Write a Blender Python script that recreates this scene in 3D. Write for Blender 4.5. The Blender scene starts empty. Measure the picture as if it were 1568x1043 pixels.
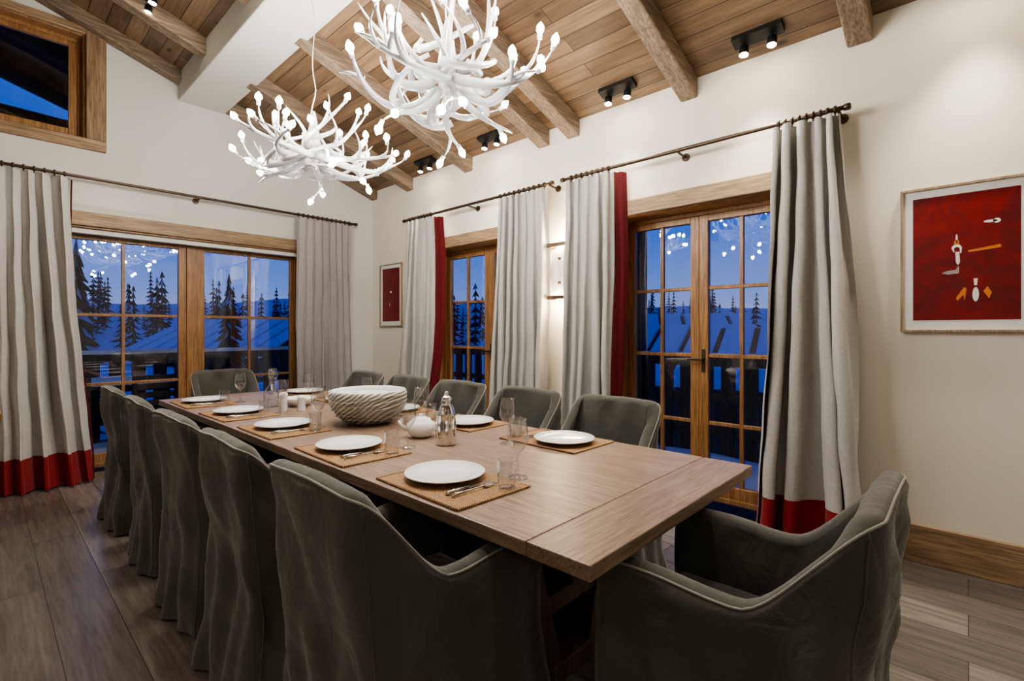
import bpy, math, random
from mathutils import Vector, Matrix, noise
random.seed(7)
D=bpy.data; C=bpy.context
sc=C.scene
# ------------------------------------------------------------ constants
XB=3.6; YA=5.9; XL=-3.0; YN=-3.0
EAVE=3.17; SL=.333
def ceil_z(x): return EAVE+SL*(XB-x) if x>=0 else EAVE+SL*XB+SL*x
# ------------------------------------------------------------ materials
def srgb(r,g,b):
    f=lambda c:(c/12.92 if c<=.04045 else ((c+.055)/1.055)**2.4)
    return (f(r/255),f(g/255),f(b/255),1)
class NT:
    def __init__(s,name):
        s.m=D.materials.new(name); s.m.use_nodes=True; s.t=s.m.node_tree; s.n=s.t.nodes; s.l=s.t.links
        s.b=s.n['Principled BSDF']; s.out=s.n['Material Output']
    def new(s,t,**k):
        n=s.n.new(t)
        for a,v in k.items(): setattr(n,a,v)
        return n
    def link(s,a,b): s.l.new(a,b)
    def coords(s,scale=(1,1,1),rot=(0,0,0)):
        tc=s.new('ShaderNodeTexCoord'); mp=s.new('ShaderNodeMapping')
        mp.inputs['Scale'].default_value=scale; mp.inputs['Rotation'].default_value=rot
        s.link(tc.outputs['Object'],mp.inputs['Vector']); return mp.outputs['Vector']
    def noise(s,vec,scale,detail=4,rough=.5,dist=0):
        n=s.new('ShaderNodeTexNoise'); n.inputs['Scale'].default_value=scale; n.inputs['Detail'].default_value=detail
        n.inputs['Roughness'].default_value=rough; n.inputs['Distortion'].default_value=dist
        s.link(vec,n.inputs['Vector']); return n.outputs['Fac']
    def ramp(s,fac,stops):
        r=s.new('ShaderNodeValToRGB'); e=r.color_ramp.elements
        while len(e)<len(stops): e.new(.5)
        for i,(p,c) in enumerate(stops): e[i].position=p; e[i].color=c
        s.link(fac,r.inputs['Fac']); return r.outputs['Color']
    def mix(s,a,b,fac,mode='MIX'):
        m=s.new('ShaderNodeMix',data_type='RGBA',blend_type=mode)
        for val,idx in ((fac,0),(a,6),(b,7)):
            if hasattr(val,'links'): s.link(val,m.inputs[idx])
            else: m.inputs[idx].default_value=val
        return m.outputs[2]
    def bump(s,h,strength=.3,dist=.01,prev=None):
        b=s.new('ShaderNodeBump'); b.inputs['Strength'].default_value=strength; b.inputs['Distance'].default_value=dist
        s.link(h,b.inputs['Height'])
        if prev is not None: s.link(prev,b.inputs['Normal'])
        s.link(b.outputs['Normal'],s.b.inputs['Normal']); return b.outputs['Normal']
    def set(s,**k):
        for a,v in k.items():
            i=s.b.inputs[a.replace('_',' ')]
            if hasattr(v,'links'): s.link(v,i)
            else: i.default_value=v
def simple(name,col,rough=.5,metal=0,**k):
    t=NT(name); t.set(Base_Color=col,Roughness=rough,Metallic=metal)
    for a,v in k.items(): t.set(**{a:v})
    return t.m
def wood(name,c1,c2,axis='Y',rough=.5,gs=1.0,bump=.25,knots=True,rm=(0,0,0)):
    t=NT(name); sc_={'X':(.06,1,1),'Y':(1,.06,1),'Z':(1,1,.06)}[axis]
    v=t.coords(sc_,rm)
    n1=t.noise(v,22*gs,4,.6,.6); n2=t.noise(v,90*gs,2,.6)
    col=t.ramp(n1,[(.3,c1),(.7,c2)])
    dark=tuple(c*.55 for c in c1[:3])+(1,)
    col=t.mix(col,dark,t.ramp(n2,[(.35,(.7,.7,.7,1)),(.6,(0,0,0,1))]))
    if knots:
        v2=t.coords({'X':(.35,1,1),'Y':(1,.35,1),'Z':(1,1,.35)}[axis])
        vo=t.new('ShaderNodeTexVoronoi'); vo.inputs['Scale'].default_value=3.2; t.link(v2,vo.inputs['Vector'])
        k=t.ramp(vo.outputs['Distance'],[(.04,(.85,.85,.85,1)),(.12,(0,0,0,1))])
        col=t.mix(col,tuple(c*.35 for c in c1[:3])+(1,),k)
    t.set(Base_Color=col,Roughness=rough); t.bump(n1,bump,.004); return t.m
def planks(name,c1,c2,c3,width,length,rough=.4,knots=False,gap=.003,gapcol=(.02,.012,.008,1),offset=.37,glo=.68):
    t=NT(name); tc=t.new('ShaderNodeTexCoord'); sp=t.new('ShaderNodeSeparateXYZ'); cb=t.new('ShaderNodeCombineXYZ')
    t.link(tc.outputs['Object'],sp.inputs[0]); t.link(sp.outputs['Y'],cb.inputs['X']); t.link(sp.outputs['X'],cb.inputs['Y'])
    br=t.new('ShaderNodeTexBrick'); br.offset=offset; br.offset_frequency=2
    br.inputs['Scale'].default_value=1; br.inputs['Brick Width'].default_value=length; br.inputs['Row Height'].default_value=width
    br.inputs['Mortar Size'].default_value=gap; br.inputs['Mortar Smooth'].default_value=.1
    br.inputs['Color1'].default_value=(0,0,0,1); br.inputs['Color2'].default_value=(1,1,1,1); br.inputs['Mortar'].default_value=(.5,.5,.5,1)
    t.link(cb.outputs[0],br.inputs['Vector'])
    base=t.ramp(br.outputs['Color'],[(0,c1),(.5,c2),(1,c3)])
    v=t.coords((1,.07,1))
    ad=t.new('ShaderNodeVectorMath',operation='ADD'); sc_=t.new('ShaderNodeVectorMath',operation='SCALE'); sc_.inputs['Scale'].default_value=7
    t.link(br.outputs['Color'],sc_.inputs[0]); t.link(v,ad.inputs[0]); t.link(sc_.outputs[0],ad.inputs[1])
    g=t.noise(ad.outputs[0],18,4,.6,.7); g2=t.noise(ad.outputs[0],80,2,.6)
    col=t.mix(base,t.ramp(g,[(.3,(glo,glo*.98,glo*.96,1)),(.68,(1.16,1.15,1.14,1))]),1.0,'MULTIPLY')
    col=t.mix(col,t.ramp(g2,[(.35,(.78,.77,.76,1)),(.6,(1.05,1.05,1.05,1))]),.8,'MULTIPLY')
    if knots:
        v2=t.coords((1,.5,1)); vo=t.new('ShaderNodeTexVoronoi'); vo.inputs['Scale'].default_value=4.5; t.link(v2,vo.inputs['Vector'])
        k=t.ramp(vo.outputs['Distance'],[(.05,(.9,.9,.9,1)),(.13,(0,0,0,1))])
        col=t.mix(col,tuple(c*.25 for c in c1[:3])+(1,),k)
    col=t.mix(col,gapcol,br.outputs['Fac'])
    t.set(Base_Color=col,Roughness=rough)
    inv=t.new('ShaderNodeMath',operation='SUBTRACT'); inv.inputs[0].default_value=1; t.link(br.outputs['Fac'],inv.inputs[1])
    nb=t.bump(inv.outputs[0],.5,.004); t.bump(g,.12,.004,nb); return t.m
def plaster(name,c):
    t=NT(name); v=t.coords(); n=t.noise(v,5,4,.6)
    t.set(Base_Color=c,Roughness=.85); t.bump(n,.15,.01); return t.m
def fabric(name,c,c2,weave=420,sheen=.3,bump=.25,wr=.25,ws=14):
    t=NT(name); v=t.coords(); n=t.noise(v,6,2); n2=t.noise(v,weave,1)
    col=t.mix(c,c2,n); col=t.mix(col,t.ramp(n2,[(.3,(.75,.75,.75,1)),(.7,(1.15,1.15,1.15,1))]),1.0,'MULTIPLY')
    t.set(Base_Color=col,Roughness=.9); t.set(Sheen_Weight=sheen)
    n3=t.noise(v,ws,3,.5,1.2); b=t.bump(n3,wr,.012); t.bump(n2,bump,.001,b); return t.m
def thin_glass(name,tint=(1,1,1,1),f0=.05,f90=.7,p=4):
    t=NT(name); t.n.remove(t.b)
    tr=t.new('ShaderNodeBsdfTransparent'); tr.inputs[0].default_value=tint
    gl=t.new('ShaderNodeBsdfGlossy'); gl.inputs['Roughness'].default_value=.0
    lw=t.new('ShaderNodeLayerWeight'); lw.inputs['Blend'].default_value=.5
    pw=t.new('ShaderNodeMath',operation='POWER'); pw.inputs[1].default_value=p; t.link(lw.outputs['Facing'],pw.inputs[0])
    ma=t.new('ShaderNodeMath',operation='MULTIPLY_ADD'); ma.inputs[1].default_value=f90-f0; ma.inputs[2].default_value=f0; t.link(pw.outputs[0],ma.inputs[0])
    mx=t.new('ShaderNodeMixShader'); t.link(ma.outputs[0],mx.inputs[0]); t.link(tr.outputs[0],mx.inputs[1]); t.link(gl.outputs[0],mx.inputs[2])
    t.link(mx.outputs[0],t.out.inputs[0]); return t.m
def emis(name,c,s):
    t=NT(name); t.set(Base_Color=c,Emission_Color=c,Emission_Strength=s); return t.m

M_wallB=plaster('plaster_cream',(.79,.745,.655,1))
M_wallA=plaster('plaster_white',(.67,.66,.625,1))
M_floor=planks('oak_floor',(.112,.096,.088,1),(.152,.132,.120,1),(.215,.188,.172,1),.22,2.1,.27,gap=.002,gapcol=(.045,.036,.03,1))
M_ceil=planks('pine_ceiling',srgb(100,80,62),srgb(122,99,77),srgb(148,122,96),.13,3.4,.4,True,.003,(.03,.018,.01,1),glo=.6)
M_beamX=wood('aged_beam_x',srgb(116,100,84),srgb(164,143,121),'X',.6)
M_beamZ=wood('aged_beam_z',srgb(124,99,76),srgb(170,140,109),'Z',.6)
M_lintX=wood('lintel_x',srgb(136,112,86),srgb(184,155,121),'X',.55)
M_lintY=wood('lintel_y',srgb(136,112,86),srgb(184,155,121),'Y',.55)
M_win=wood('honey_pine',srgb(136,96,58),srgb(182,138,90),'Z',.4,1,.1,False)
M_table=wood('table_oak',srgb(134,112,96),srgb(160,137,118),'Y',.38,1.3,.1,False)
M_tableX=wood('table_oak_end',srgb(129,107,91),srgb(154,130,111),'X',.38,1.3,.1,False)
M_tleg=wood('table_leg_oak',srgb(88,70,58),srgb(116,94,76),'Z',.5,1.2,.12,False)
M_glass=thin_glass('window_glass',(.82,.86,.93,1),.16,.8,3)
M_glw=thin_glass('drinking_glass',(.93,.94,.95,1),.13,.95,2)
M_chair=fabric('olive_linen',(.048,.047,.038,1),(.070,.068,.056,1),500,.25,.25,.6,9)
M_pipe=fabric('olive_piping',(.2,.195,.17,1),(.25,.24,.21,1))
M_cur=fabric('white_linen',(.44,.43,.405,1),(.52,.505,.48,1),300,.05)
M_cur2=fabric('shaded_linen',(.36,.34,.335,1),(.43,.405,.40,1),300,.05)  # same curtain linen, its shade put into a darker mauve colour
M_red=fabric('red_linen',(.28,.006,.009,1),(.22,.004,.007,1),300,.1)
M_lin=fabric('red_lining',(.13,.003,.006,1),(.10,.002,.005,1),300,.05)
M_bronze=simple('bronze_rod',(.09,.065,.045,1),.4,.8)
M_black=simple('black_metal',(.02,.02,.02,1),.4,.4)
M_antler=simple('white_antler',(.47,.48,.49,1),.25)
M_bulb=emis('bulb_glow',(1,.95,.87,1),190)
M_spot=emis('spot_lens',(1,.85,.62,1),80)
M_scon=emis('sconce_strip',(1,.8,.55,1),40)
M_white=simple('white_porcelain',(.80,.80,.79,1),.15)
M_whitep=simple('white_paint',(.75,.74,.71,1),.5)
M_silver=simple('polished_silver',(.75,.75,.74,1),.12,1)
M_steel=simple('cutlery_steel',(.55,.53,.5,1),.25,1)
M_frame=wood('picture_frame_wood',srgb(150,128,100),srgb(186,164,134),'Z',.4,1,.1,False)
M_snow=simple('snow',(.75,.8,.88,1),.8)
M_dark=wood('dark_timber',(.03,.02,.014,1),(.07,.045,.03,1),'Z',.7,1,.2,False)
M_deck=wood('deck_timber',(.06,.045,.035,1),(.12,.09,.07,1),'Z',.7,1,.2,False)
M_tree=simple('conifer_needles',(.016,.026,.024,1),.9)
t=NT('woven_straw'); v=t.coords()
w1=t.new('ShaderNodeTexWave'); w1.inputs['Scale'].default_value=26; w1.inputs['Distortion'].default_value=2.5; w1.inputs['Detail Scale'].default_value=6; w1.bands_direction='Y'; t.link(v,w1.inputs[0])
w2=t.new('ShaderNodeTexWave'); w2.inputs['Scale'].default_value=38; w2.inputs['Distortion'].default_value=1.5; w2.bands_direction='X'; t.link(v,w2.inputs[0])
mm=t.new('ShaderNodeMath',operation='MULTIPLY'); t.link(w1.outputs['Fac'],mm.inputs[0]); t.link(w2.outputs['Fac'],mm.inputs[1])
t.set(Base_Color=t.ramp(mm.outputs[0],[(.0,srgb(108,74,44)),(.55,srgb(206,166,118))]),Roughness=.7); t.bump(mm.outputs[0],.8,.004); M_mat=t.m
t=NT('carved_bowl'); v=t.coords((1,1,1),(.5,.3,0)); w1=t.new('ShaderNodeTexWave'); w1.inputs['Scale'].default_value=16; w1.inputs['Distortion'].default_value=5; w1.inputs['Detail Scale'].default_value=.6; w1.bands_direction='Z'; t.link(v,w1.inputs[0])
t.set(Base_Color=t.ramp(w1.outputs['Fac'],[(.2,srgb(146,140,130)),(.75,srgb(210,206,196))]),Roughness=.35); t.bump(w1.outputs['Fac'],.6,.01); M_bowl=t.m
t=NT('red_artwork'); v=t.coords(); n=t.noise(v,5,6,.7,.8); t.set(Base_Color=t.ramp(n,[(.3,(.07,.005,.009,1)),(.55,(.19,.007,.009,1)),(.75,(.25,.010,.011,1))]),Roughness=.35); M_art=t.m

# ------------------------------------------------------------ mesh builder
class MB:
    def __init__(s): s.v=[];s.f=[];s.mi=[];s.sm=[];s.mats=[]
    def m(s,mat):
        if mat not in s.mats: s.mats.append(mat)
        return s.mats.index(mat)
    def face(s,idx,mat,smooth=False): s.f.append(tuple(idx)); s.mi.append(s.m(mat)); s.sm.append(smooth)
    def box(s,x0,x1,y0,y1,z0,z1,mat,M=None):
        b=len(s.v); P=[(x0,y0,z0),(x1,y0,z0),(x1,y1,z0),(x0,y1,z0),(x0,y0,z1),(x1,y0,z1),(x1,y1,z1),(x0,y1,z1)]
        for p in P: s.v.append(tuple(M@Vector(p)) if M else p)
        for q in ((0,3,2,1),(4,5,6,7),(0,1,5,4),(1,2,6,5),(2,3,7,6),(3,0,4,7)): s.face([b+i for i in q],mat)
    def hexa(s,P,mat):
        b=len(s.v); s.v+= [tuple(p) for p in P]
        for q in ((0,3,2,1),(4,5,6,7),(0,1,5,4),(1,2,6,5),(2,3,7,6),(3,0,4,7)): s.face([b+i for i in q],mat)
    def beam(s,p0,p1,w,h,mat,up=(0,0,1)):
        p0=Vector(p0);p1=Vector(p1);d=(p1-p0).normalized();r=d.cross(Vector(up)).normalized();u=r.cross(d)
        P=[]
        for uu in (-h/2,h/2):
            for (p,rr) in ((p0,-w/2),(p1,-w/2),(p1,w/2),(p0,w/2)): P.append(p+r*rr+u*uu)
        s.hexa(P,mat)
    def grid(s,fn,nu,nv,mat,closed=False,smooth=True):
        b=len(s.v)
        for j in range(nv):
            for i in range(nu): s.v.append(tuple(fn(i,j)))
        for j in range(nv-1):
            for i in range(nu if closed else nu-1):
                a=b+j*nu+i; c=b+j*nu+(i+1)%nu
                mt=mat(i,j) if callable(mat) else mat
                s.face((a,c,c+nu,a+nu),mt,smooth)
        return b
    def tube(s,pts,rad,mat,seg=8):
        pts=[Vector(p) for p in pts]; n=len(pts)
        if not hasattr(rad,'__len__'): rad=[rad]*n
        T=[(pts[min(i+1,n-1)]-pts[max(i-1,0)]).normalized() for i in range(n)]
        N=T[0].orthogonal().normalized(); b=len(s.v)
        for i in range(n):
            N=(N-T[i]*N.dot(T[i])).normalized(); B=T[i].cross(N)
            for k in range(seg):
                a=2*math.pi*k/seg; s.v.append(tuple(pts[i]+(N*math.cos(a)+B*math.sin(a))*rad[i]))
        for i in range(n-1):
            for k in range(seg):
                a=b+i*seg+k; c=b+i*seg+(k+1)%seg; s.face((a,c,c+seg,a+seg),mat,True)
        s.face([b+k for k in range(seg)][::-1],mat); s.face([b+(n-1)*seg+k for k in range(seg)],mat)
    def lathe(s,prof,mat,seg=24,c=(0,0,0),rf=None):
        b=len(s.v)
        for (r,z) in prof:
            for k in range(seg):
                a=2*math.pi*k/seg; rr=r*(rf(a,z) if rf else 1)
                s.v.append((c[0]+rr*math.cos(a),c[1]+rr*math.sin(a),c[2]+z))
        for j in range(len(prof)-1):
            mt=mat[j] if isinstance(mat,list) else mat
            for k in range(seg):
                a=b+j*seg+k; d=b+j*seg+(k+1)%seg; s.face((a,d,d+seg,a+seg),mt,True)
    def ball(s,c,r,mat,seg=8,rings=6,zs=1):
        s.lathe([(max(1e-4,r*math.sin(math.pi*j/rings)),-r*zs*math.cos(math.pi*j/rings)) for j in range(rings+1)],mat,seg,c)
    def obj(s,name,loc=(0,0,0),rot=0,bevel=0,recalc=False):
        me=D.meshes.new(name); me.from_pydata(s.v,[],s.f)
        for mt in s.mats: me.materials.append(mt)
        me.polygons.foreach_set('material_index',s.mi); me.polygons.foreach_set('use_smooth',s.sm); me.update()
        return place(name,me,loc,rot,bevel)
def place(name,me,loc=(0,0,0),rot=0,bevel=0):
    o=D.objects.new(name,me); sc.collection.objects.link(o); o.location=loc; o.rotation_euler=(0,0,rot)
    if bevel:
        b=o.modifiers.new('bevel','BEVEL'); b.width=bevel; b.segments=2; b.limit_method='ANGLE'
    return o

# ------------------------------------------------------------ room shell
b=MB(); b.box(XL,XB,YN,YA,-.1,0,M_floor); b.obj('floor')
def columns(bp,opens,top):
    out=[]
    for a,c in zip(bp[:-1],bp[1:]):
        mid=(a+c)/2; z=0.0; ops=sorted([o for o in opens if o[0]<mid<o[1]],key=lambda o:o[2])
        for o in ops:
            if o[2]>z: out.append((a,c,z,o[2],o[2]))
            z=o[3]
        out.append((a,c,z,top(a),top(c)))
    return out
WA=(.38,2.70,0,2.26); WU=(-.66,.66,3.05,4.0)
b=MB()
for a,c,z0,ta,tc in columns([XL,-.66,0,.38,.66,2.70,XB],[WA,WU],ceil_z):
    b.hexa([(a,YA,z0),(c,YA,z0),(c,YA+.3,z0),(a,YA+.3,z0),(a,YA,ta),(c,YA,tc),(c,YA+.3,tc),(a,YA+.3,ta)],M_wallA)
b.obj('wall_left')
D2=(3.10,4.66,0,2.25); D3=(.87,2.22,0,2.25)
b=MB()
for a,c,z0,ta,tc in columns([YN,.87,2.22,3.10,4.66,YA+.3],[D2,D3],lambda y:EAVE):
    b.box(XB,XB+.3,a,c,z0,ta,M_wallB)
b.obj('wall_right')
b=MB()
for a,c in ((XL,0),(0,XB)):
    b.hexa([(a,YN-.2,0),(c,YN-.2,0),(c,YN,0),(a,YN,0),(a,YN-.2,ceil_z(a)),(c,YN-.2,ceil_z(c)),(c,YN,ceil_z(c)),(a,YN,ceil_z(a))],M_wallB)
b.obj('wall_back')
b=MB(); b.box(XL-.2,XL,YN-.2,YA+.3,0,ceil_z(XL),M_wallB); b.obj('wall_far_side')
b=MB()
for a,c in ((XL,0),(0,XB)):
    za,zc=ceil_z(a),ceil_z(c)
    b.hexa([(a,YN,za),(c,YN,zc),(c,YA,zc),(a,YA,za),(a,YN,za+.1),(c,YN,zc+.1),(c,YA,zc+.1),(a,YA,za+.1)],M_ceil)
b.obj('ceiling')
b=MB()
OV=YA+2.2
for a,c in ((XL-.8,0),(0,XB+.9)):
    f=lambda x:ceil_z(x)+.11
    b.hexa([(a,YN,f(a)),(c,YN,f(c)),(c,OV,f(c)),(a,OV,f(a)),(a,YN,f(a)+.15),(c,YN,f(c)+.15),(c,OV,f(c)+.15),(a,OV,f(a)+.15)],M_deck)
for yy in (YA+.9,YA+2.1):
    for s_ in (-1,1):
        pts=[(s_*q*.5,yy,ceil_z(0)-.02-SL*q*.5) for q in range(8)]
        b.tube(pts,.13,M_deck,10)
b.tube([(-2.6,YA+2.1,3.66),(0,YA+2.1,3.74),(3,YA+2.1,3.64)],.13,M_deck,10)
b.obj('roof_overhang')
BEAMS=[-2.67,-1.62,-.57,.48,1.53,2.58,2.92,3.97,5.04]
b=MB()
for y in BEAMS+[5.835]:
    w=.065
    dr=.15 if y<5.8 else .12
    for a,c in ((XL,0),(0,XB)):
        za,zc=ceil_z(a),ceil_z(c)
        b.hexa([(a,y-w,za-dr),(c,y-w,zc-dr),(c,y+w,zc-dr),(a,y+w,za-dr),(a,y-w,za+.005),(c,y-w,zc+.005),(c,y+w,zc+.005),(a,y+w,za+.005)],M_beamX)
b.obj('ceiling_beams',bevel=.012)
b=MB(); b.hexa([(1.37,YN,3.64),(1.80,YN,3.64),(1.80,YA,3.64),(1.37,YA,3.64),(1.37,YN,3.915),(1.80,YN,3.78),(1.80,YA,3.78),(1.37,YA,3.915)],M_wallA); b.obj('plaster_beam',bevel=.01)
b=MB()
for y0,y1 in ((YN,D3[0]-.02),(D3[1]+.02,D2[0]-.02),(D2[1]+.02,YA)): b.box(XB-.025,XB,y0,y1,0,.21,M_lintY)
b.obj('baseboard_right',bevel=.004)
b=MB(); b.box(XL,WA[0]-.02,YA-.025,YA,0,.21,M_lintX); b.box(WA[1]+.02,XB-.025,YA-.025,YA,0,.21,M_lintX); b.obj('baseboard_left',bevel=.004)
b=MB(); b.box(.22,2.86,YA-.035,YA,2.255,2.385,M_lintX); b.obj('trim_1',bevel=.008)
b=MB(); b.box(XB-.035,XB,2.98,4.72,2.235,2.36,M_lintY); b.obj('trim_2',bevel=.008)
b=MB(); b.box(XB-.035,XB,.74,2.32,2.235,2.36,M_lintY); b.obj('trim_3',bevel=.008)
b=MB(); b.box(-.8,.80,YA-.04,YA,2.95,3.05,M_lintX); b.box(.655,.80,YA-.04,YA,3.05,4.06,M_beamZ); b.box(-.80,-.655,YA-.04,YA,3.05,4.06,M_beamZ); b.box(-.655,.655,YA-.04,YA,3.99,4.06,M_lintX)
b.obj('trim_4',bevel=.008)

# ------------------------------------------------------------ windows
def window(name,mp,u0,u1,z0,z1,leaves,rows,d0,handle=False,lining=True,botrail=.13,sty=.07,blind=False,posts=()):
    b=MB()
    def bx(ua,ub,da,db,za,zb,mat):
        P=[mp(u,d,z) for z in (za,zb) for (u,d) in ((ua,da),(ub,da),(ub,db),(ua,db))]; b.hexa(P,mat)
    f=.05
    bx(u0,u0+f,d0-.01,d0+.08,z0,z1,M_win); bx(u1-f,u1,d0-.01,d0+.08,z0,z1,M_win)
    bx(u0+f,u1-f,d0-.01,d0+.08,z1-f,z1,M_win); bx(u0+f,u1-f,d0-.01,d0+.08,z0,z0+.04,M_win)
    for (pa,pb) in posts: bx(pa,pb,d0-.02,d0+.07,z0+.04,z1-f,M_win)
    if lining:
        bx(u0,u0+.02,.0,d0-.01,z0,z1,M_win); bx(u1-.02,u1,.0,d0-.01,z0,z1,M_win); bx(u0+.02,u1-.02,.0,d0-.01,z1-.02,z1,M_win)
    for (la,lb,cols) in leaves:
        za=z0+.04; zb=z1-f
        bx(la,la+sty,d0,d0+.05,za,zb,M_win); bx(lb-sty,lb,d0,d0+.05,za,zb,M_win)
        bx(la+sty,lb-sty,d0,d0+.05,za,za+botrail-.04,M_win); bx(la+sty,lb-sty,d0,d0+.05,zb-sty*.7,zb,M_win)
        ga,gb=la+sty,lb-sty; gz0=za+botrail-.04; gz1=zb-sty*.7
        for k in range(1,cols):
            u=ga+(gb-ga)*k/cols; bx(u-.014,u+.014,d0+.008,d0+.042,gz0,gz1,M_win)
        for z in rows: bx(ga,gb,d0+.010,d0+.040,z-.014,z+.014,M_win)
        bi=len(b.v); b.v+=[mp(ga,d0+.025,gz0),mp(gb,d0+.025,gz0),mp(gb,d0+.025,gz1),mp(ga,d0+.025,gz1)]; b.face((bi,bi+1,bi+2,bi+3),M_glass)
    if handle:
        um=leaves[0][1]-.035
        bx(um-.015,um+.015,d0-.008,d0,.98,1.16,M_bronze); bx(um-.008,um+.008,d0-.05,d0-.008,1.07,1.09,M_bronze); bx(um-.008,um+.11,d0-.055,d0-.04,1.07,1.09,M_bronze)
    if blind: bx(u0+.02,u1-.02,.04,.12,z1-.065,z1-.02,M_whitep)
    return b.obj(name,bevel=.004)
mpA=lambda u,d,z:(u,YA+d,z)
mpB=lambda u,d,z:(XB+d,u,z)
window('window_1',mpA,WA[0],WA[1],0,2.26,[(.43,1.49,2),(1.59,2.65,2)],[.79,1.455],.19,blind=True,posts=[(1.49,1.59)])
window('window_2',mpA,-.66,.66,3.05,4.0,[(-.61,0,1),(0,.61,1)],[],.12,lining=True,botrail=.1,sty=.06)
window('door_1',mpB,D2[0],D2[1],0,2.25,[(3.15,3.88,2),(3.88,4.61,2)],[.59,1.11,1.635],.22,handle=1)
window('door_2',mpB,D3[0],D3[1],0,2.25,[(.92,1.545,2),(1.545,2.17,2)],[.59,1.11,1.635],.22,handle=1)

# ------------------------------------------------------------ curtains
def curtain(name,mp,a0,a1,b0,b1,nf,ztop=2.60,base=.15,amp=.04,bulge=.04,red=0,seed=0,redw=.070,mc=None):
    mc=mc or M_cur
    rnd=random.Random(seed); ph=[rnd.uniform(-.5,.5) for _ in range(6)]
    b=MB(); N=nf*14+1; Mv=46
    cut=.275
    zs=[ztop-(ztop-cut)*j/(Mv-7) for j in range(Mv-6)]+[cut-(cut-.012)*(k+1)/6 for k in range(6)]
    def P(s,z):
        w=1-z/ztop
        u=(a0+(a1-a0)*s)*(1-w**1.3)+(b0+(b1-b0)*s)*w**1.3
        p=2*math.pi*nf*s+ 1.1*math.sin(5*s+ph[0]*4)+ w*(1.2+ph[1])*2.0*math.sin(4*s+1)+.8*w*math.sin(9*s+ph[3]*9)
        A=amp*(.6+.75*min(1,w*1.6))*(1+.45*math.sin(7*s+ph[2]*6+w*2))
        d=base+A*math.sin(p)+.3*A*math.sin(.5*p+w*3+seed)*min(1,w*2)+bulge*w**2+.02*noise.noise(Vector((s*4+seed,z*1.3,0)))
        u+=.3*A*math.sin(2*p+.4)+.010*noise.noise(Vector((s*6,z*3,seed)))
        return u,max(d,.03),z
    b.grid(lambda i,j:mp(*P(i/(N-1),zs[j])),N,len(zs),lambda i,j:(M_red if j>=len(zs)-7 else mc))
    if red:
        s0=1 if red>0 else 0; sg=1 if (a1>a0)==(red>0) else -1
        def Q(i,j):
            u,d,z=P(s0,zs[j]); k=i/8
            return mp(u+sg*redw*k+.008*math.sin(z*3),max(.03,d-.02+.015*math.sin(k*9+z)-.06*k),z)
        b.grid(Q,9,len(zs),M_lin)
    return b.obj(name)
mA=lambda u,d,z:(u,YA-d,z)
mB=lambda u,d,z:(XB-d,u,z)
curtain('curtain',mA,-.10,.54,-.04,.66,7,ztop=2.635,base=.16,bulge=.2,seed=1,red=1,redw=.02,amp=.055)
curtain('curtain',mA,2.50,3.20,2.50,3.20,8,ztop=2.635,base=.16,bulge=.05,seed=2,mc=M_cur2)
curtain('curtain',mB,4.86,4.40,5.0,4.42,5,base=.16,seed=3,red=1,ztop=2.585)
curtain('curtain',mB,3.37,2.77,3.42,2.76,7,base=.16,seed=4,ztop=2.585)
curtain('curtain',mB,2.52,2.10,2.55,2.10,5,base=.16,seed=5,red=1,ztop=2.585)
curtain('curtain',mB,.90,.56,1.0,.42,5,base=.16,bulge=.08,seed=6,amp=.06,ztop=2.585)
def rod(name,mp,a,c,z,gath):
    b=MB(); dd=.16
    b.tube([mp(a+(c-a)*k/20,dd,z) for k in range(21)],.014,M_bronze,10)
    for e,sg in ((a,-1),(c,1)):
        b.tube([mp(e,dd,z),mp(e+sg*.03,dd,z),mp(e+sg*.035,dd,z)],[.02,.02,.012],M_bronze,10)
    nb=3
    for k in range(nb):
        u=a+.03+(c-a-.06)*k/(nb-1)
        b.tube([mp(u,dd,z-.005),mp(u,dd*.5,z-.01),mp(u,.0,z-.01)],.009,M_bronze,6)
        b.tube([mp(u,.012,z-.01),mp(u,0,z-.01)],.03,M_bronze,10)
    for (g0,g1,n) in gath:
        for k in range(n):
            u=g0+(g1-g0)*(k+.5)/n
            b.tube([mp(u-.007,dd,z),mp(u+.007,dd,z)],.023,M_bronze,12)
            b.tube([mp(u,dd,z-.018),mp(u,dd,z-.035)],.004,M_bronze,6)
    return b.obj(name)
rod('curtain_rod',mA,-.2,3.25,2.66,[(-.1,.53,10),(2.5,3.2,12)])
rod('curtain_rod',mB,2.72,4.92,2.61,[(4.4,4.86,8),(2.76,3.37,10)])
rod('curtain_rod',mB,.535,2.57,2.61,[(.56,.9,9),(2.1,2.52,8)])

# ------------------------------------------------------------ pictures
def picture(name,y0,y1,z0,z1,marks):
    b=MB(); fx=XB-.03
    f=.012
    b.box(fx,XB-.001,y0,y0+f,z0,z1,M_frame); b.box(fx,XB-.001,y1-f,y1,z0,z1,M_frame)
    b.box(fx,XB-.001,y0+f,y1-f,z0,z0+f,M_frame); b.box(fx,XB-.001,y0+f,y1-f,z1-f,z1,M_frame)
    b.box(XB-.016,XB-.002,y0+f,y1-f,z0+f,z1-f,M_white)
    m=.055; b.box(XB-.0175,XB-.0155,y0+m,y1-m,z0+m+.01,z1-m,M_art)
    W=y1-y0; H=z1-z0
    for (poly,mat) in marks:
        bi=len(b.v)
        for (u,w) in poly: b.v.append((XB-.0185,y1-u*W,z1-w*H))
        b.face(range(bi,bi+len(poly)),mat)
    return b.obj(name)
M_mw=simple('paint_white',(.8,.78,.74,1),.5); M_mo=simple('paint_ochre',(.6,.2,.03,1),.5); M_mg=simple('paint_grey',(.35,.3,.3,1),.5)
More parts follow.
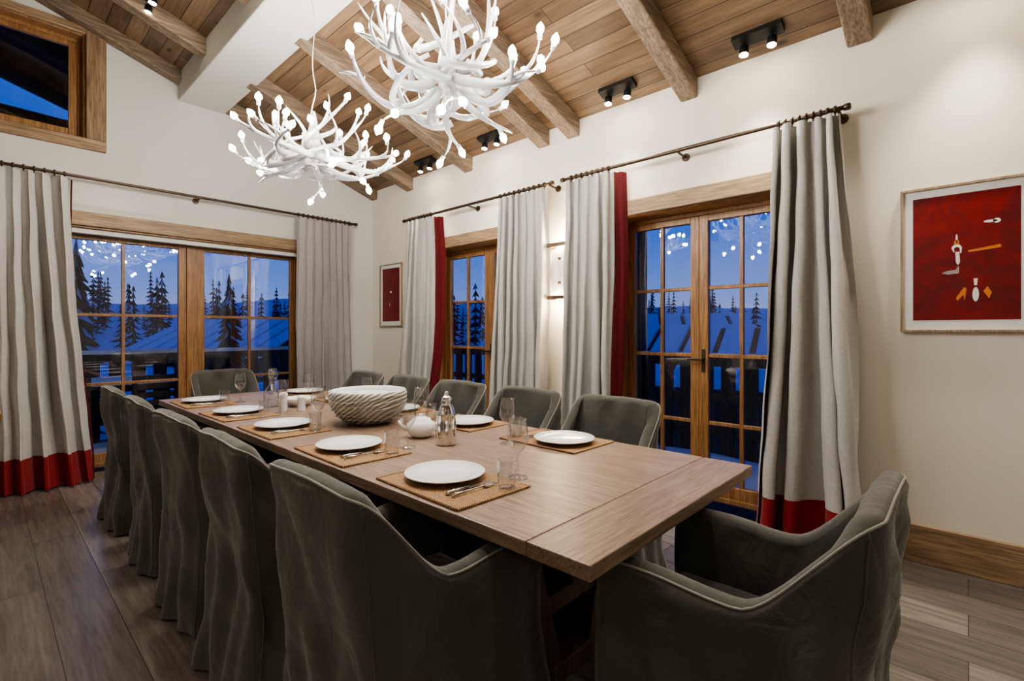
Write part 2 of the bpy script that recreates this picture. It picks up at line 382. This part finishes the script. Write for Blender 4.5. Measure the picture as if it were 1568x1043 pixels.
def ell(cx,cy,rx,ry,n=12,sk=0): return [(cx+rx*math.cos(2*math.pi*k/n)+sk*math.sin(2*math.pi*k/n),cy+ry*math.sin(2*math.pi*k/n)) for k in range(n)]
marks=[(ell(.69,.275,.05,.009),M_mw),(ell(.735,.275,.028,.016),M_mw),
 (ell(.445,.395,.022,.016),M_mo),(ell(.445,.37,.008,.03),M_mw),
 ([(.405,.43),(.425,.41),(.465,.41),(.485,.43),(.48,.47),(.47,.47),(.468,.435),(.448,.425),(.425,.435),(.43,.46),(.42,.46)],M_mw),
 ([(.435,.46),(.465,.46),(.47,.53),(.455,.55),(.44,.53)],M_mw),
 ([(.53,.455),(.72,.435),(.76,.43),(.765,.45),(.72,.455),(.53,.468)],M_mo),
 ([(.33,.60),(.37,.585),(.44,.58),(.45,.56),(.465,.56),(.462,.605),(.38,.61)],M_mg),
 (ell(.585,.75,.024,.048),M_mw),([(.57,.645),(.60,.645),(.595,.69),(.575,.69)],M_mw),
 ([(.44,.77),(.50,.70),(.52,.71),(.505,.79),(.495,.75),(.45,.79)],M_mo),([(.64,.73),(.67,.70),(.70,.74),(.68,.78)],M_mo)]
picture('framed_picture',-.25,.285,1.295,2.095,marks)
picture('framed_picture',5.19,5.68,1.36,2.16,[(ell(.5,.45,.04,.02),M_mw),(ell(.45,.65,.03,.03),M_mg)])
# ------------------------------------------------------------ sconce
yc=2.675
b=MB()
b.box(XB-.02,XB,yc-.05,yc+.05,1.60,2.07,M_whitep)
b.box(XB-.085,XB-.075,yc-.09,yc+.09,1.64,2.03,M_whitep); b.box(XB-.075,XB-.02,yc-.03,yc+.03,1.66,2.0,M_whitep)
for z in (2.07,1.60):
    b.box(XB-.13,XB-.11,yc-.115,yc+.115,z-.017,z+.017,M_bronze); b.box(XB-.11,XB,yc-.115,yc-.105,z-.017,z+.017,M_bronze); b.box(XB-.11,XB,yc+.105,yc+.115,z-.017,z+.017,M_bronze)
for z in (1.73,1.95): b.ball((XB-.09,yc,z),.016,M_bronze,10,6)
b.box(XB-.07,XB-.025,yc-.06,yc+.06,2.012,2.018,M_scon); b.box(XB-.07,XB-.025,yc-.06,yc+.06,1.652,1.658,M_scon)
sconce=b.obj('wall_sconce',bevel=.003)
def light(kind,name,loc,power,col,parent=None,size=.03,rot=None,spot=None,blend=.5):
    l=D.lights.new(name,kind); l.energy=power; l.color=col
    if kind in('POINT','SPOT'): l.shadow_soft_size=size
    if kind=='SPOT': l.spot_size=spot; l.spot_blend=blend
    o=D.objects.new(name,l); sc.collection.objects.link(o); o.location=loc
    if rot is not None: o.rotation_euler=rot
    if parent: o.parent=parent
    return o
light('POINT','lamp_up',(XB-.10,yc,2.08),17,(1,.76,.48),sconce,.03)
light('POINT','lamp_down',(XB-.10,yc,1.59),17,(1,.76,.48),sconce,.03)

# ------------------------------------------------------------ spotlights on ceiling
def track(x,y,power=22,aim=(2.2,None,0)):
    b=MB(); z=ceil_z(x); ang=math.atan(SL) if x>0 else -math.atan(SL)
    Mr=Matrix.Rotation(ang,4,'Y')
    b.box(-.045,.045,-.15,.15,-.035,0,M_black,Mr)
    heads=[]
    tgt=Vector((aim[0]-x,(aim[1] if aim[1] is not None else y)-y,aim[2]-z))
    for dy in (-.085,.085):
        p=Vector((0,dy,-.075)); d=(tgt-p).normalized()
        b.tube([Vector((0,dy,-.03)),Vector((0,dy,-.06))],.008,M_black,8)
        b.tube([p-d*.02,p-d*.015,p+d*.035,p+d*.04],[.02,.028,.030,.030],M_black,14)
        b.tube([p+d*.0405,p+d*.042,p+d*.050],[.027,.027,.012],M_spot,10)
        heads.append((p,d))
    o=b.obj('ceiling_spotlight',(x,y,z))
    p=(heads[0][0]+heads[1][0])/2; d=heads[0][1]
    q=d.to_track_quat('-Z','Y').to_euler()
    light('SPOT','spot_lamp',tuple(p+d*.07),power,(1,.90,.75),o,.05,q,math.radians(85),.9)
for y,pw in ((1.0,75),(2.03,55),(3.45,45),(4.5,45),(-.05,75),(-1.1,60)): track(3.42,y,pw,(2.9,None,0))  # last two are unseen fill lamps, added behind the camera
for (x,y) in ((.95,4.9),(.95,3.4),(.95,1.2),(.95,-.6)): track(x,y,70,(.4,None,0))  # far one is a real fixture; the others are unseen, added as fill
for (x,y) in ((-1.6,4.9),(-1.6,2.0),(-1.6,-.6)): track(x,y,65,(-1,None,0))  # unseen spots added only to fill the left half with light

# ------------------------------------------------------------ chandeliers
def chandelier(name,x,y,z,R,seed,zs=1.0):
    rnd=random.Random(seed); b=MB(); tips=[]
    def curve(p0,p1,p2,p3,n=9):
        out=[]
        for i in range(n):
            t=i/(n-1); out.append(p0*(1-t)**3+p1*3*t*(1-t)**2+p2*3*t*t*(1-t)+p3*t**3)
        return out
    def antler(az,r0,r1,z0,zdip,z1,swirl,rb,tines,bulb=True):
        def pt(r,a,zz): return Vector((r*math.cos(az+a),r*math.sin(az+a),zz*zs))
        c=curve(pt(r0,-swirl*.5,z0),pt(r0+(r1-r0)*.45,-swirl*.5,zdip),pt(r0+(r1-r0)*.85,swirl*.3,zdip+.01),pt(r1,swirl*.9,z1),14)
        b.tube(c,[rb*(.85+.25*math.sin(i*.5)*.3)*(1-.66*(i/13)**1.4) for i in range(14)],M_antler,9)
        tips.append((c[-1],(c[-1]-c[-2]).normalized(),bulb))
        for (k,up,out,side,ln) in tines:
            p=c[k]; tg=(c[k+1]-c[k-1]).normalized(); rad=Vector((p.x,p.y,0)).normalized(); sd=Vector((-rad.y,rad.x,0))
            d=(Vector((0,0,1))*up*zs+rad*out+sd*side).normalized()
            p1=p+(tg*.9+d*.5)*ln*.35; p2=p+d*ln*.65+tg*ln*.35; p3=p+d*ln*.95+tg*ln*.15+Vector((0,0,.22*ln*(1 if up>0 else -.5)))
            cc=curve(p,p1,p2,p3,9); r0_=rb*(1-.5*k/13)*.68
            b.tube(cc,[r0_*(1-.80*(i/8)**1.2) for i in range(9)],M_antler,7)
            tips.append((cc[-1],(cc[-1]-cc[-2]).normalized(),rnd.random()<.42))
    n=9
    for k in range(n):
        az=2*math.pi*k/n+rnd.uniform(-.2,.2); q=rnd.uniform(.84,1.1)
        s=rnd.choice((-1,1))*rnd.uniform(.4,.8)
        antler(az,.07,R*q,-.08,-.17+rnd.uniform(-.06,.08),rnd.uniform(-.12,.06),s,.027,
          [(4,.9,.6,.9*rnd.choice((-1,1)),.20),(8,.8,.6,rnd.uniform(-1,1),.19),(11,.15,.8,-.9*s/abs(s),.15)])
    for k in range(5):
        az=2*math.pi*k/5+.3+rnd.uniform(-.25,.25)
        antler(az,.05,R*rnd.uniform(.5,.85),-.02,-.04,rnd.uniform(.14,.28),rnd.uniform(-.9,.9),.024,
          [(5,.9,.3,rnd.uniform(-1,1),.19),(9,.6,.8,rnd.uniform(-1,1),.17)])
    for k in range(4):
        az=2*math.pi*k/4+.9
        antler(az,.04,R*.62,-.12,-.25,-.24-.05*rnd.random(),rnd.uniform(-.6,.6),.021,[(8,-.5,.8,rnd.uniform(-.8,.8),.13)])
    for k in range(8):
        a=2*math.pi*k/8; a2=a+rnd.uniform(1.1,1.7); r=R*rnd.uniform(.32,.6); zz=rnd.uniform(-.18,.06)
        P=lambda r,a,z:Vector((r*math.cos(a),r*math.sin(a),z*zs))
        c=curve(P(r,a,zz),P(r*1.3,a+.4,zz-.08),P(r*1.3,a2-.4,zz+.05),P(r*.9,a2,zz+.12),9)
        b.tube(c,[.019*(1-.5*i/8) for i in range(9)],M_antler,7)
    b.lathe([(.001,-.12),(.04,-.10),(.05,0),(.035,.1),(.018,.2),(.008,.24)],M_antler,14)
    for p,d,bu in tips:
        if not bu: continue
        d=(d*.6+Vector((0,0,.35 if d.z>-.2 else -.35))).normalized()
        b.tube([p-d*.010,p+d*.018],[.011,.0125],M_antler,8)
        b.tube([p+d*.018,p+d*.028,p+d*.044,p+d*.062],[.010,.019,.017,.002],M_bulb,6)
    top=3.64-z
    cab=[Vector((.012*math.sin(k*.9+seed),.012*math.cos(k*1.3),.22+(top-.22)*k/16)) for k in range(17)]; cab[-1]=Vector((0,0,top))
    b.tube(cab,.0035,M_whitep,6)
    b.lathe([(.05,top),(.05,top-.02),(.01,top-.035),(.001,top-.035)],M_whitep,16)
    return b.obj(name,(x,y,z))
chandelier('antler_chandelier',1.53,1.84,2.57,.43,3)
chandelier('antler_chandelier',1.53,3.24,2.54,.51,11,.8)
b=MB(); zt=ceil_z(-1.2)
b.lathe([(.28,0),(.30,.30),(.02,.31)],M_whitep,32); b.tube([(0,0,.31),(0,0,zt-2.3)],.005,M_black,6); b.ball((0,0,.12),.07,emis('fill_bulb',(1,.92,.8,1),100),10,6)
b.obj('fill_pendant',(-1.2,-1.2,2.3))  # invented pendant behind the camera, added as fill light

# ------------------------------------------------------------ dining table
TX0,TX1,TY0,TY1=.972,2.15,.65,4.75
b=MB()
bw=.20
b.box(TX0,TX1,TY0+bw+.002,TY1-bw-.002,.708,.75,M_table)
b.box(TX0,TX1,TY0,TY0+bw,.708,.75,M_tableX); b.box(TX0,TX1,TY1-bw,TY1,.708,.75,M_tableX)
xc=(TX0+TX1)/2
for y in (1.15,4.28):
    b.box(xc-.34,xc+.34,y-.05,y+.05,.64,.708,M_tleg)
    b.beam((xc-.30,y,.66),(xc-.12,y,.06),.07,.08,M_tleg,(0,1,0)); b.beam((xc+.30,y,.66),(xc+.12,y,.06),.07,.08,M_tleg,(0,1,0))
    b.box(xc-.36,xc+.36,y-.05,y+.05,0,.075,M_tleg)
    b.box(xc-.27,xc+.27,y-.03,y+.03,.26,.33,M_tleg)
b.box(xc-.035,xc+.035,1.1,4.33,.335,.41,M_tleg)
b.beam((xc,1.2,.66),(xc,1.75,.38),.06,.06,M_tleg); b.beam((xc,4.2,.66),(xc,3.7,.38),.06,.06,M_tleg)
b.obj('dining_table',bevel=.004)

# ------------------------------------------------------------ chair
def chair_mesh(seed):
    b=MB(); HW=.285; YB=-.31; YF=.28; R=.085; th=.065
    path=[]
    nA=22
    for i in range(nA): path.append((-HW,YF+(YB+R-YF)*i/nA,-1,0))
    for i in range(9):
        a=math.pi+ (math.pi/2)*i/8; path.append((-HW+R+R*math.cos(a),YB+R+R*math.sin(a),math.cos(a),math.sin(a)))
    nB=16
    for i in range(1,nB): path.append((-HW+R+(2*HW-2*R)*i/nB,YB,0,-1))
    for i in range(9):
        a=1.5*math.pi+(math.pi/2)*i/8; path.append((HW-R+R*math.cos(a),YB+R+R*math.sin(a),math.cos(a),math.sin(a)))
    for i in range(1,nA+1): path.append((HW,YB+R+(YF-YB-R)*i/nA,1,0))
    def ss(a,c,x):
        t=max(0,min(1,(x-a)/(c-a))); return t*t*(3-2*t)
    def top(x,y):
        z=.672+.248*(1-ss(-.31,-.07,y))
        z+=.014*ss(-.05,.12,y)-.035*ss(.20,.28,y)
        z+=.012*(1-(x/HW)**2) if y<-.2 else 0
        z+=.004*noise.noise(Vector((x*9,y*9,seed)))
        return z
    NO=22; NT_=7; NI=7
    def fn(i,j):
        x,y,nx,ny=path[i]; zt=top(x,y); rr=th/2
        if j<NO:
            t=j/(NO-1); z=.012+(zt-rr-.012)*t
            fl=.045*(1-t)**2.2
            arc=i*.045
            wv=.016*(1-t)**1.5*math.sin(arc*22+seed)+.028*noise.noise(Vector((arc*3+seed,z*4+arc,seed)))*(1 if z<zt-.1 else .4)+.013*noise.noise(Vector((arc*7+z*8,z*3,seed+9)))*(1 if z<zt-.08 else .3)
            o=fl+wv
        elif j<NO+NT_:
            a=math.pi*(j-NO+.5)/NT_; o=-rr+rr*math.cos(a); z=zt-rr+rr*math.sin(a)
        else:
            t=(j-NO-NT_)/(NI-1); z=(zt-rr)*(1-t)+.30*t; o=-th-.012*math.sin(math.pi*t)+.014*noise.noise(Vector((i*.25,z*6,seed+5)))
        rake=-.055*max(0,(z-.42)/.5)*(1-ss(-.27,.08,y))
        return (x+nx*o,y+ny*o+rake,z)
    n=len(path); base=b.grid(fn,n,NO+NT_+NI,M_chair)
    rows=NO+NT_+NI
    b.face([base+j*n for j in range(rows)],M_chair); b.face([base+j*n+n-1 for j in range(rows)][::-1],M_chair)
    b.tube([fn(i,NO+1) for i in range(n)],.0035,M_pipe,6)
    for ii in (nA+4,n-1-nA-4):
        b.tube([fn(ii,j) for j in range(0,NO+2)],.003,M_chair,5)
    def cush(i,j):
        u=i/20; v=j/20; x=-.225+.45*u; y=-.245+.515*v
        e=min(1,min(u,1-u,v,1-v)*9); z=.43+.045*math.sqrt(1-(1-e)**2)+.02*math.sin(math.pi*u)*math.sin(math.pi*v)+.004*noise.noise(Vector((u*4,v*4,seed)))
        return (x,y,z)
    b.grid(cush,21,21,M_chair)
    def frs(i,j):
        u=i/24; z=.43-.418*j/8; x=-.225+.45*u; return (x,.27+.02*(j/8)**2+.008*(j/8)*math.sin(u*20+seed),z)
    b.grid(frs,25,9,M_chair)
    me=b.obj('tmp').data; o=D.objects['tmp']; D.objects.remove(o); me.name='dining_chair'; return me
CM=[chair_mesh(s) for s in (1.3,4.1,7.7)]
rotL=-math.pi/2; rotR=math.pi/2
k=0
def put_chair(x,y,r):
    global k; place('dining_chair',CM[k%3],(x,y,0),r); k+=1
for y in (1.27,1.96,2.67,3.42,4.2): put_chair(.93,y,rotL+random.uniform(-.03,.03))
for y in (1.46,2.12,2.78,3.44,4.10): put_chair(2.12,y,rotR+random.uniform(-.03,.03))
put_chair(1.455,.48,.0)
put_chair(1.60,4.98,math.pi)

# ------------------------------------------------------------ tableware
def tmpmesh(b,n):
    me=b.obj('tmp').data; D.objects.remove(D.objects['tmp']); me.name=n; return me
b=MB(); b.lathe([(.001,.003),(.075,.003),(.085,.0),(.09,.004),(.10,.008),(.147,.020),(.15,.023),(.147,.0255),(.10,.0135),(.088,.0095),(.001,.009)],M_white,48); PL=tmpmesh(b,'dinner_plate')
ring=lambda r,z:[(r*math.cos(a),r*math.sin(a),z) for a in [2*math.pi*q/28 for q in range(29)]]
b=MB(); b.lathe([(.036,.001),(.012,.006),(.005,.014),(.0035,.05),(.0035,.08),(.006,.092),(.025,.108),(.038,.135),(.040,.152),(.036,.19),(.031,.22)],M_glw,28)
b.tube(ring(.031,.22),.0014,M_glw,5); b.tube(ring(.036,.0015),.0016,M_glw,5); GL=tmpmesh(b,'wine_glass')
b=MB(); b.lathe([(.001,.004),(.027,.003),(.029,.006),(.033,.05),(.034,.098)],M_glw,28); b.tube(ring(.034,.098),.0013,M_glw,5); b.tube(ring(.027,.003),.003,M_glw,6); TB=tmpmesh(b,'water_tumbler')
b=MB()
b.box(-.165,.165,-.235,.235,0,.005,M_mat)
b.tube([(-.163,-.233,.004),(.163,-.233,.004),(.163,.233,.004),(-.163,.233,.004),(-.163,-.233,.004)],.0045,M_mat,6)
MT=tmpmesh(b,'placemat')
b=MB()
b.tube([(-.10,0,.005),(-.06,0,.006),(0,0,.005)],[.006,.007,.005],M_steel,8)
b.hexa([(0,-.006,.003),(.09,-.008,.003),(.11,.003,.003),(0,.006,.003),(0,-.006,.0045),(.09,-.008,.0045),(.11,.003,.0045),(0,.006,.0045)],M_steel)
KN=tmpmesh(b,'dinner_knife')
b=MB()
b.tube([(-.10,0,.006),(-.04,0,.006),(.03,0,.007),(.045,0,.006)],[.006,.004,.003,.005],M_steel,8)
b.box(.042,.062,-.011,.011,.004,.007,M_steel)
for q in (-.0095,-.0032,.0032,.0095): b.tube([(.060,q,.0055),(.08,q,.004),(.10,q,.006)],[.002,.0018,.001],M_steel,5)
FK=tmpmesh(b,'dinner_fork')
LS=[1.43,2.13,2.87,3.58,4.33]; RS=[1.46,2.16,2.88,3.6,4.3]
for side,ys in ((-1,LS),(1,RS)):
    for y in ys:
        if side<0: mx=TX0+.185; px=mx+.02; r=0; sg=-1
        else: mx=TX1-.185; px=mx-.01; r=math.pi; sg=1
        a=random.uniform(-.03,.03)
        place('placemat',MT,(mx,y+sg*.06,.7505),r+a)
        place('dinner_plate',PL,(px,y,.7565),0)
        place('dinner_knife',KN,(px+.03*side,y+sg*.165,.757),r+a)
        place('dinner_fork',FK,(px+.03*side,y+sg*.195,.757),r+a)
        place('water_tumbler',TB,(mx-side*.085,y+sg*.255,.7565),0)
        place('wine_glass',GL,(mx-side*(.215 if abs(y-2.87)>.05 else .135),y+sg*.19,.7505 if abs(y-2.87)>.05 else .7565),0)
def bf(a,z): return 1+.010*math.sin(a*9+z*20)+.012*math.sin(a*5)
b=MB()
b.lathe([(.001,.0),(.10,.0),(.12,.006),(.165,.04),(.205,.09),(.225,.14),(.228,.18),(.222,.198),(.208,.20),(.20,.185),(.195,.15),(.17,.10),(.11,.05),(.001,.04)],[M_bowl]*7+[M_white]*6,56,rf=bf)
for k2 in range(7):
    z0=.03+k2*.022
    r=lambda z:.12+.108*min(1,(z/.15))**.6
    b.tube([((r(z0+.03*math.sin(a*2+k2))+.004)*math.cos(a)*1.0,(r(z0+.03*math.sin(a*2+k2))+.004)*math.sin(a),z0+.018*math.sin(a*2+k2*.7)) for a in [2*math.pi*q/48 for q in range(49)]],.004,M_bowl,5)
b.grid(lambda i,j:((.196*j/10)*math.cos(2*math.pi*i/40),(.196*j/10)*math.sin(2*math.pi*i/40),.172+.02*noise.noise(Vector((j*.35*math.cos(2*math.pi*i/40),j*.35*math.sin(2*math.pi*i/40),0)))),40,11,M_white,closed=True)
b.obj('decorative_bowl',(1.59,2.65,.7505))
b=MB(); b.lathe([(.001,0),(.04,0),(.06,.015),(.078,.045),(.074,.070),(.058,.082),(.052,.086),(.045,.098),(.02,.106),(.008,.108),(.012,.116),(.006,.122),(.001,.122)],M_white,32)
b.tube([(.07,0,.07),(.10,0,.065),(.10,0,.035),(.072,0,.03)],.006,M_white,8); b.tube([(-.07,0,.04),(-.10,0,.06),(-.115,0,.085)],[.014,.010,.007],M_white,8); b.obj('teapot',(1.56,2.09,.7505),-.75)
b=MB(); b.lathe([(.001,0),(.046,0),(.05,.006),(.05,.04),(.048,.10),(.044,.14),(.046,.146),(.043,.152),(.038,.17),(.028,.19),(.024,.20),(.026,.206),(.024,.225),(.012,.235),(.006,.238),(.011,.248),(.006,.256),(.001,.257)],M_silver,36)
b.tube([(.046,0,.13),(.075,0,.125),(.082,0,.09),(.072,0,.05),(.048,0,.04)],.005,M_silver,8)
b.tube([(-.04,0,.15),(-.06,0,.17),(-.066,0,.185)],[.012,.008,.006],M_silver,8); b.obj('silver_shaker',(1.54,1.86,.7505),.6)
for (x,y,h,m_) in ((1.42,3.46,.13,M_white),(1.50,3.36,.11,M_white)):
    b=MB(); b.lathe([(.001,0),(.026,0),(.027,.004),(.025,h*.75),(.027,h*.78),(.026,h*.95),(.015,h),(.001,h)],m_,24); b.obj('pepper_mill',(x,y,.7505))
b=MB(); b.lathe([(.001,0),(.05,0),(.052,.005),(.05,.11),(.03,.14),(.014,.16),(.013,.22),(.017,.225)],M_glw,28); b.ball((0,0,.25),.022,M_glw,14,10); b.obj('glass_decanter',(1.44,3.72,.7505))
b=MB(); b.lathe([(.001,0),(.05,0),(.055,.005),(.09,.03),(.115,.06),(.112,.062),(.085,.033),(.001,.012)],M_white,36); b.obj('serving_bowl',(1.60,3.62,.7505))

b=MB(); b.box(-.9,.10,-.2,.2,.70,.75,M_win)
for sx in (-.86,.04):
    for sy in (-.17,.15): b.box(sx,sx+.05,sy,sy+.05,0,.70,M_win)
b.box(-.86,.09,-.17,.2,.12,.15,M_win)
b.obj('console_table',(.0,4.9,0),0,.004)
b=MB(); b.box(-.3,.0,-.12,.12,0,.22,M_red); b.box(-.31,.01,-.125,.125,.20,.235,M_red); b.obj('storage_box',(.02,4.92,.152),0,.02)

# ------------------------------------------------------------ exterior
b=MB(); b.box(XL-1,XB+.3+1.9,YA+.3,YA+2.4,-.22,-.12,M_dark); b.box(XB+.3,XB+2.2,YN,YA+.3,-.22,-.12,M_dark); b.obj('balcony_deck')
b=MB(); b.grid(lambda i,j:(XL-1+i*.31,YA+.75+j*.22,-.06+.10*noise.noise(Vector((i*.4,j*.4,1)))+ (-.05 if j in(0,5) else .03)),28,6,M_snow)
b.grid(lambda i,j:(XB+.8+j*.2,YN+i*.35,-.06+.10*noise.noise(Vector((i*.4,j*.4,5)))+ (-.05 if j in(0,5) else .04)),26,6,M_snow); b.obj('balcony_snow')
b=MB(); ry=YA+2.3; rx=XB+2.1
b.box(XL-1,rx+.05,ry-.06,ry+.06,.90,1.0,M_deck); b.box(rx-.06,rx+.06,YN,ry,.90,1.0,M_deck)
b.box(XL-1,rx+.05,ry-.07,ry+.07,1.0,1.05,M_snow); b.box(rx-.07,rx+.07,YN,ry,1.0,1.05,M_snow)
for zz in (.12,.5): b.box(XL-1,rx,ry-.03,ry+.03,zz,zz+.08,M_deck); b.box(rx-.03,rx+.03,YN,ry,zz,zz+.08,M_deck)
x=XL-.9
while x<rx: b.box(x,x+.15,ry-.015,ry+.015,-.12,.9,M_deck); x+=.24
y=YN+.1
while y<ry: b.box(rx-.015,rx+.015,y,y+.15,-.12,.9,M_deck); y+=.24
for x in (-2,1.95,rx-.07): b.box(x,x+.14,ry-.07,ry+.07,-.12,3.3,M_deck)
for y in (-1.2,3.0): b.box(rx-.07,rx+.07,y,y+.14,-.12,2.6,M_deck)
b.obj('balcony_railing')
b=MB()
for q in range(7): b.box(-.8,.8,-.42+q*.12,-.42+q*.12+.10,.70,.73,M_deck)
for sx in (-.72,.66):
    for sy in (-.36,.30): b.box(sx,sx+.06,sy,sy+.06,0,.70,M_deck)
b.box(-.72,.72,-.02,.02,.64,.70,M_deck)
b.grid(lambda i,j:(-.7+1.4*i/12,-.34+.68*j/6,.73+(.0 if i in(0,12) or j in (0,6) else .055+.02*noise.noise(Vector((i*.5,j*.5,2))))),13,7,M_snow)
b.obj('terrace_table',(.95,7.25,-.03),0)
def tchair(x,y,r):
    b=MB(); b.box(-.22,.22,-.22,.22,.42,.45,M_deck)
    for sx in (-.22,.18):
        b.box(sx,sx+.04,.18,.22,0,.42,M_deck); b.box(sx,sx+.04,-.22,-.18,0,.88,M_deck)
    for q in range(4): b.box(-.18,.18,-.21,-.19,.52+q*.09,.58+q*.09,M_deck)
    b.obj('terrace_chair',(x,y,-.03),r)
tchair(2.15,7.2,math.pi/2); tchair(.55,6.75,0); tchair(1.3,6.72,.1)
b=MB()
def terr(x,y):
    d=max(0,math.hypot(x-1,y-1)-16)
    return -3.2+ .045*d+ .00022*d*d +1.2*noise.noise(Vector((x*.05,y*.05,0)))*min(1,d/10) + 6*noise.noise(Vector((x*.018,y*.018,3)))*min(1,d/40)
NG=70
b.grid(lambda i,j:((i-NG/2)*4+20,(j-NG/2)*4+20,terr((i-NG/2)*4+20,(j-NG/2)*4+20)),NG,NG,M_snow); b.obj('snow_ground')
b=MB(); rnd=random.Random(5)
def conifer(x,y,h,nt=14,n=16):
    z0=terr(x,y)-.2
    b.tube([(x,y,z0),(x,y,z0+h*.9)],[h*.02,h*.005],M_dark,5)
    wd=rnd.uniform(.11,.16)
    for q in range(nt):
        f=q/nt; r=h*wd*(1-f)**.85*rnd.uniform(.75,1.2)+.03; zz=z0+h*(.08+.90*f+rnd.uniform(-.01,.01)); bi=len(b.v)
        for k2 in range(n):
            a=2*math.pi*k2/n+rnd.random()*.4; rr=r*(1.25 if k2%2 else .35)*rnd.uniform(.7,1.2); b.v.append((x+rr*math.cos(a),y+rr*math.sin(a),zz-(.03*h*rnd.uniform(.3,1.2) if k2%2 else .0)))
        b.v.append((x,y,zz+h*.07))
        for k2 in range(n): b.face((bi+k2,bi+(k2+1)%n,bi+n),M_snow if rnd.random()<.10 else M_tree)
CH=[(19.5,6.4,7.5),(26,13.5,7.5),(12,35,8)]
def ok(x,y): return all(math.hypot(x-a,y-c)>r+1 for a,c,r in CH)
for _ in range(420):
    a=rnd.uniform(-.25,2.0); d=rnd.uniform(50,120); x=d*math.cos(a)+1; y=d*math.sin(a)+1
    if ok(x,y): conifer(x,y,rnd.uniform(3.5,8),9,10)
for (x,y,h) in ((2.2,22.0,7.0),(.3,19.5,6.4),(7.5,24,5.6),(11.2,10.2,4.4),(13,16,5),(-3,19,6)): conifer(x,y,h,26,22)
b.obj('conifer_forest')
def chalet(x,y,z,w,l,h,rot):
    b=MB(); b.box(-w/2,w/2,-l/2,l/2,0,h,M_deck)
    rh=w*.22
    b.hexa([(-w/2,-l/2,h),(w/2,-l/2,h),(w/2,l/2,h),(-w/2,l/2,h),(-.01,-l/2,h+rh),(.01,-l/2,h+rh),(.01,l/2,h+rh),(-.01,l/2,h+rh)],M_deck)
    for sg in (-1,1):
        e=w/2+.9; ze=h-.9*rh/(w/2)
        P=[(0,-l/2-.8,h+rh+.05),(sg*e,-l/2-.8,ze+.05),(sg*e,l/2+.8,ze+.05),(0,l/2+.8,h+rh+.05)]
        if sg<0: P=P[::-1]
        b.hexa([Vector(p) for p in P]+[Vector(p)+Vector((0,0,.12)) for p in P],M_dark)
        ns=9
        for q in range(ns):
            ya=-l/2-.75+(l+1.5)*q/ns; yb=ya+(l+1.5)/ns-.22
            P=[(0,ya,h+rh+.17),(sg*(e-.1),ya,ze+.20),(sg*(e-.1),yb,ze+.20),(0,yb,h+rh+.17)]
            if sg<0: P=P[::-1]
            b.hexa([Vector(p) for p in P]+[Vector(p)+Vector((0,0,.16)) for p in P],M_snow)
    for q in range(3):
        b.box(-w/2+1+q*w*.3,-w/2+1.9+q*w*.3,-l/2-.03,-l/2,h*.5,h*.5+1,M_black)
        b.box(-w/2-.03,-w/2,-l/2+1+q*l*.3,-l/2+1.9+q*l*.3,h*.5,h*.5+1,M_black)
    b.obj('neighbour_chalet',(x,y,z),rot)
chalet(19.5,6.4,-4.2,7,9,3.9,.2); chalet(26,13.5,-4.0,8,9,4.2,.5); chalet(12,35,-3.0,8,9,3.0,.5)

# ------------------------------------------------------------ world
w=D.worlds.new('dusk_sky'); sc.world=w; w.use_nodes=True; nt=w.node_tree; N=nt.nodes; bg=N['Background']
tc=N.new('ShaderNodeTexCoord'); sp=N.new('ShaderNodeSeparateXYZ'); rp=N.new('ShaderNodeValToRGB')
nt.links.new(tc.outputs['Generated'],sp.inputs[0]); nt.links.new(sp.outputs['Z'],rp.inputs[0]); nt.links.new(rp.outputs[0],bg.inputs[0])
e=rp.color_ramp.elements; e[0].position=.0; e[0].color=(.42,.45,.75,1); e[1].position=.6; e[1].color=(.010,.06,.40,1)
x_=e.new(.08); x_.color=(.20,.34,.85,1); x_=e.new(.22); x_.color=(.03,.17,.78,1)
bg.inputs[1].default_value=.65

# ------------------------------------------------------------ camera
cam=D.cameras.new('camera'); co=D.objects.new('camera',cam); sc.collection.objects.link(co)
cam.sensor_width=36; cam.lens=17.33; cam.shift_y=-.0092; cam.clip_start=.05; cam.clip_end=500
co.location=(0,0,1.3); co.rotation_euler=(math.pi/2,0,-math.radians(47.2)); sc.camera=co
sc.view_settings.view_transform='AgX'; sc.view_settings.look='AgX - Medium High Contrast'; sc.view_settings.exposure=.6
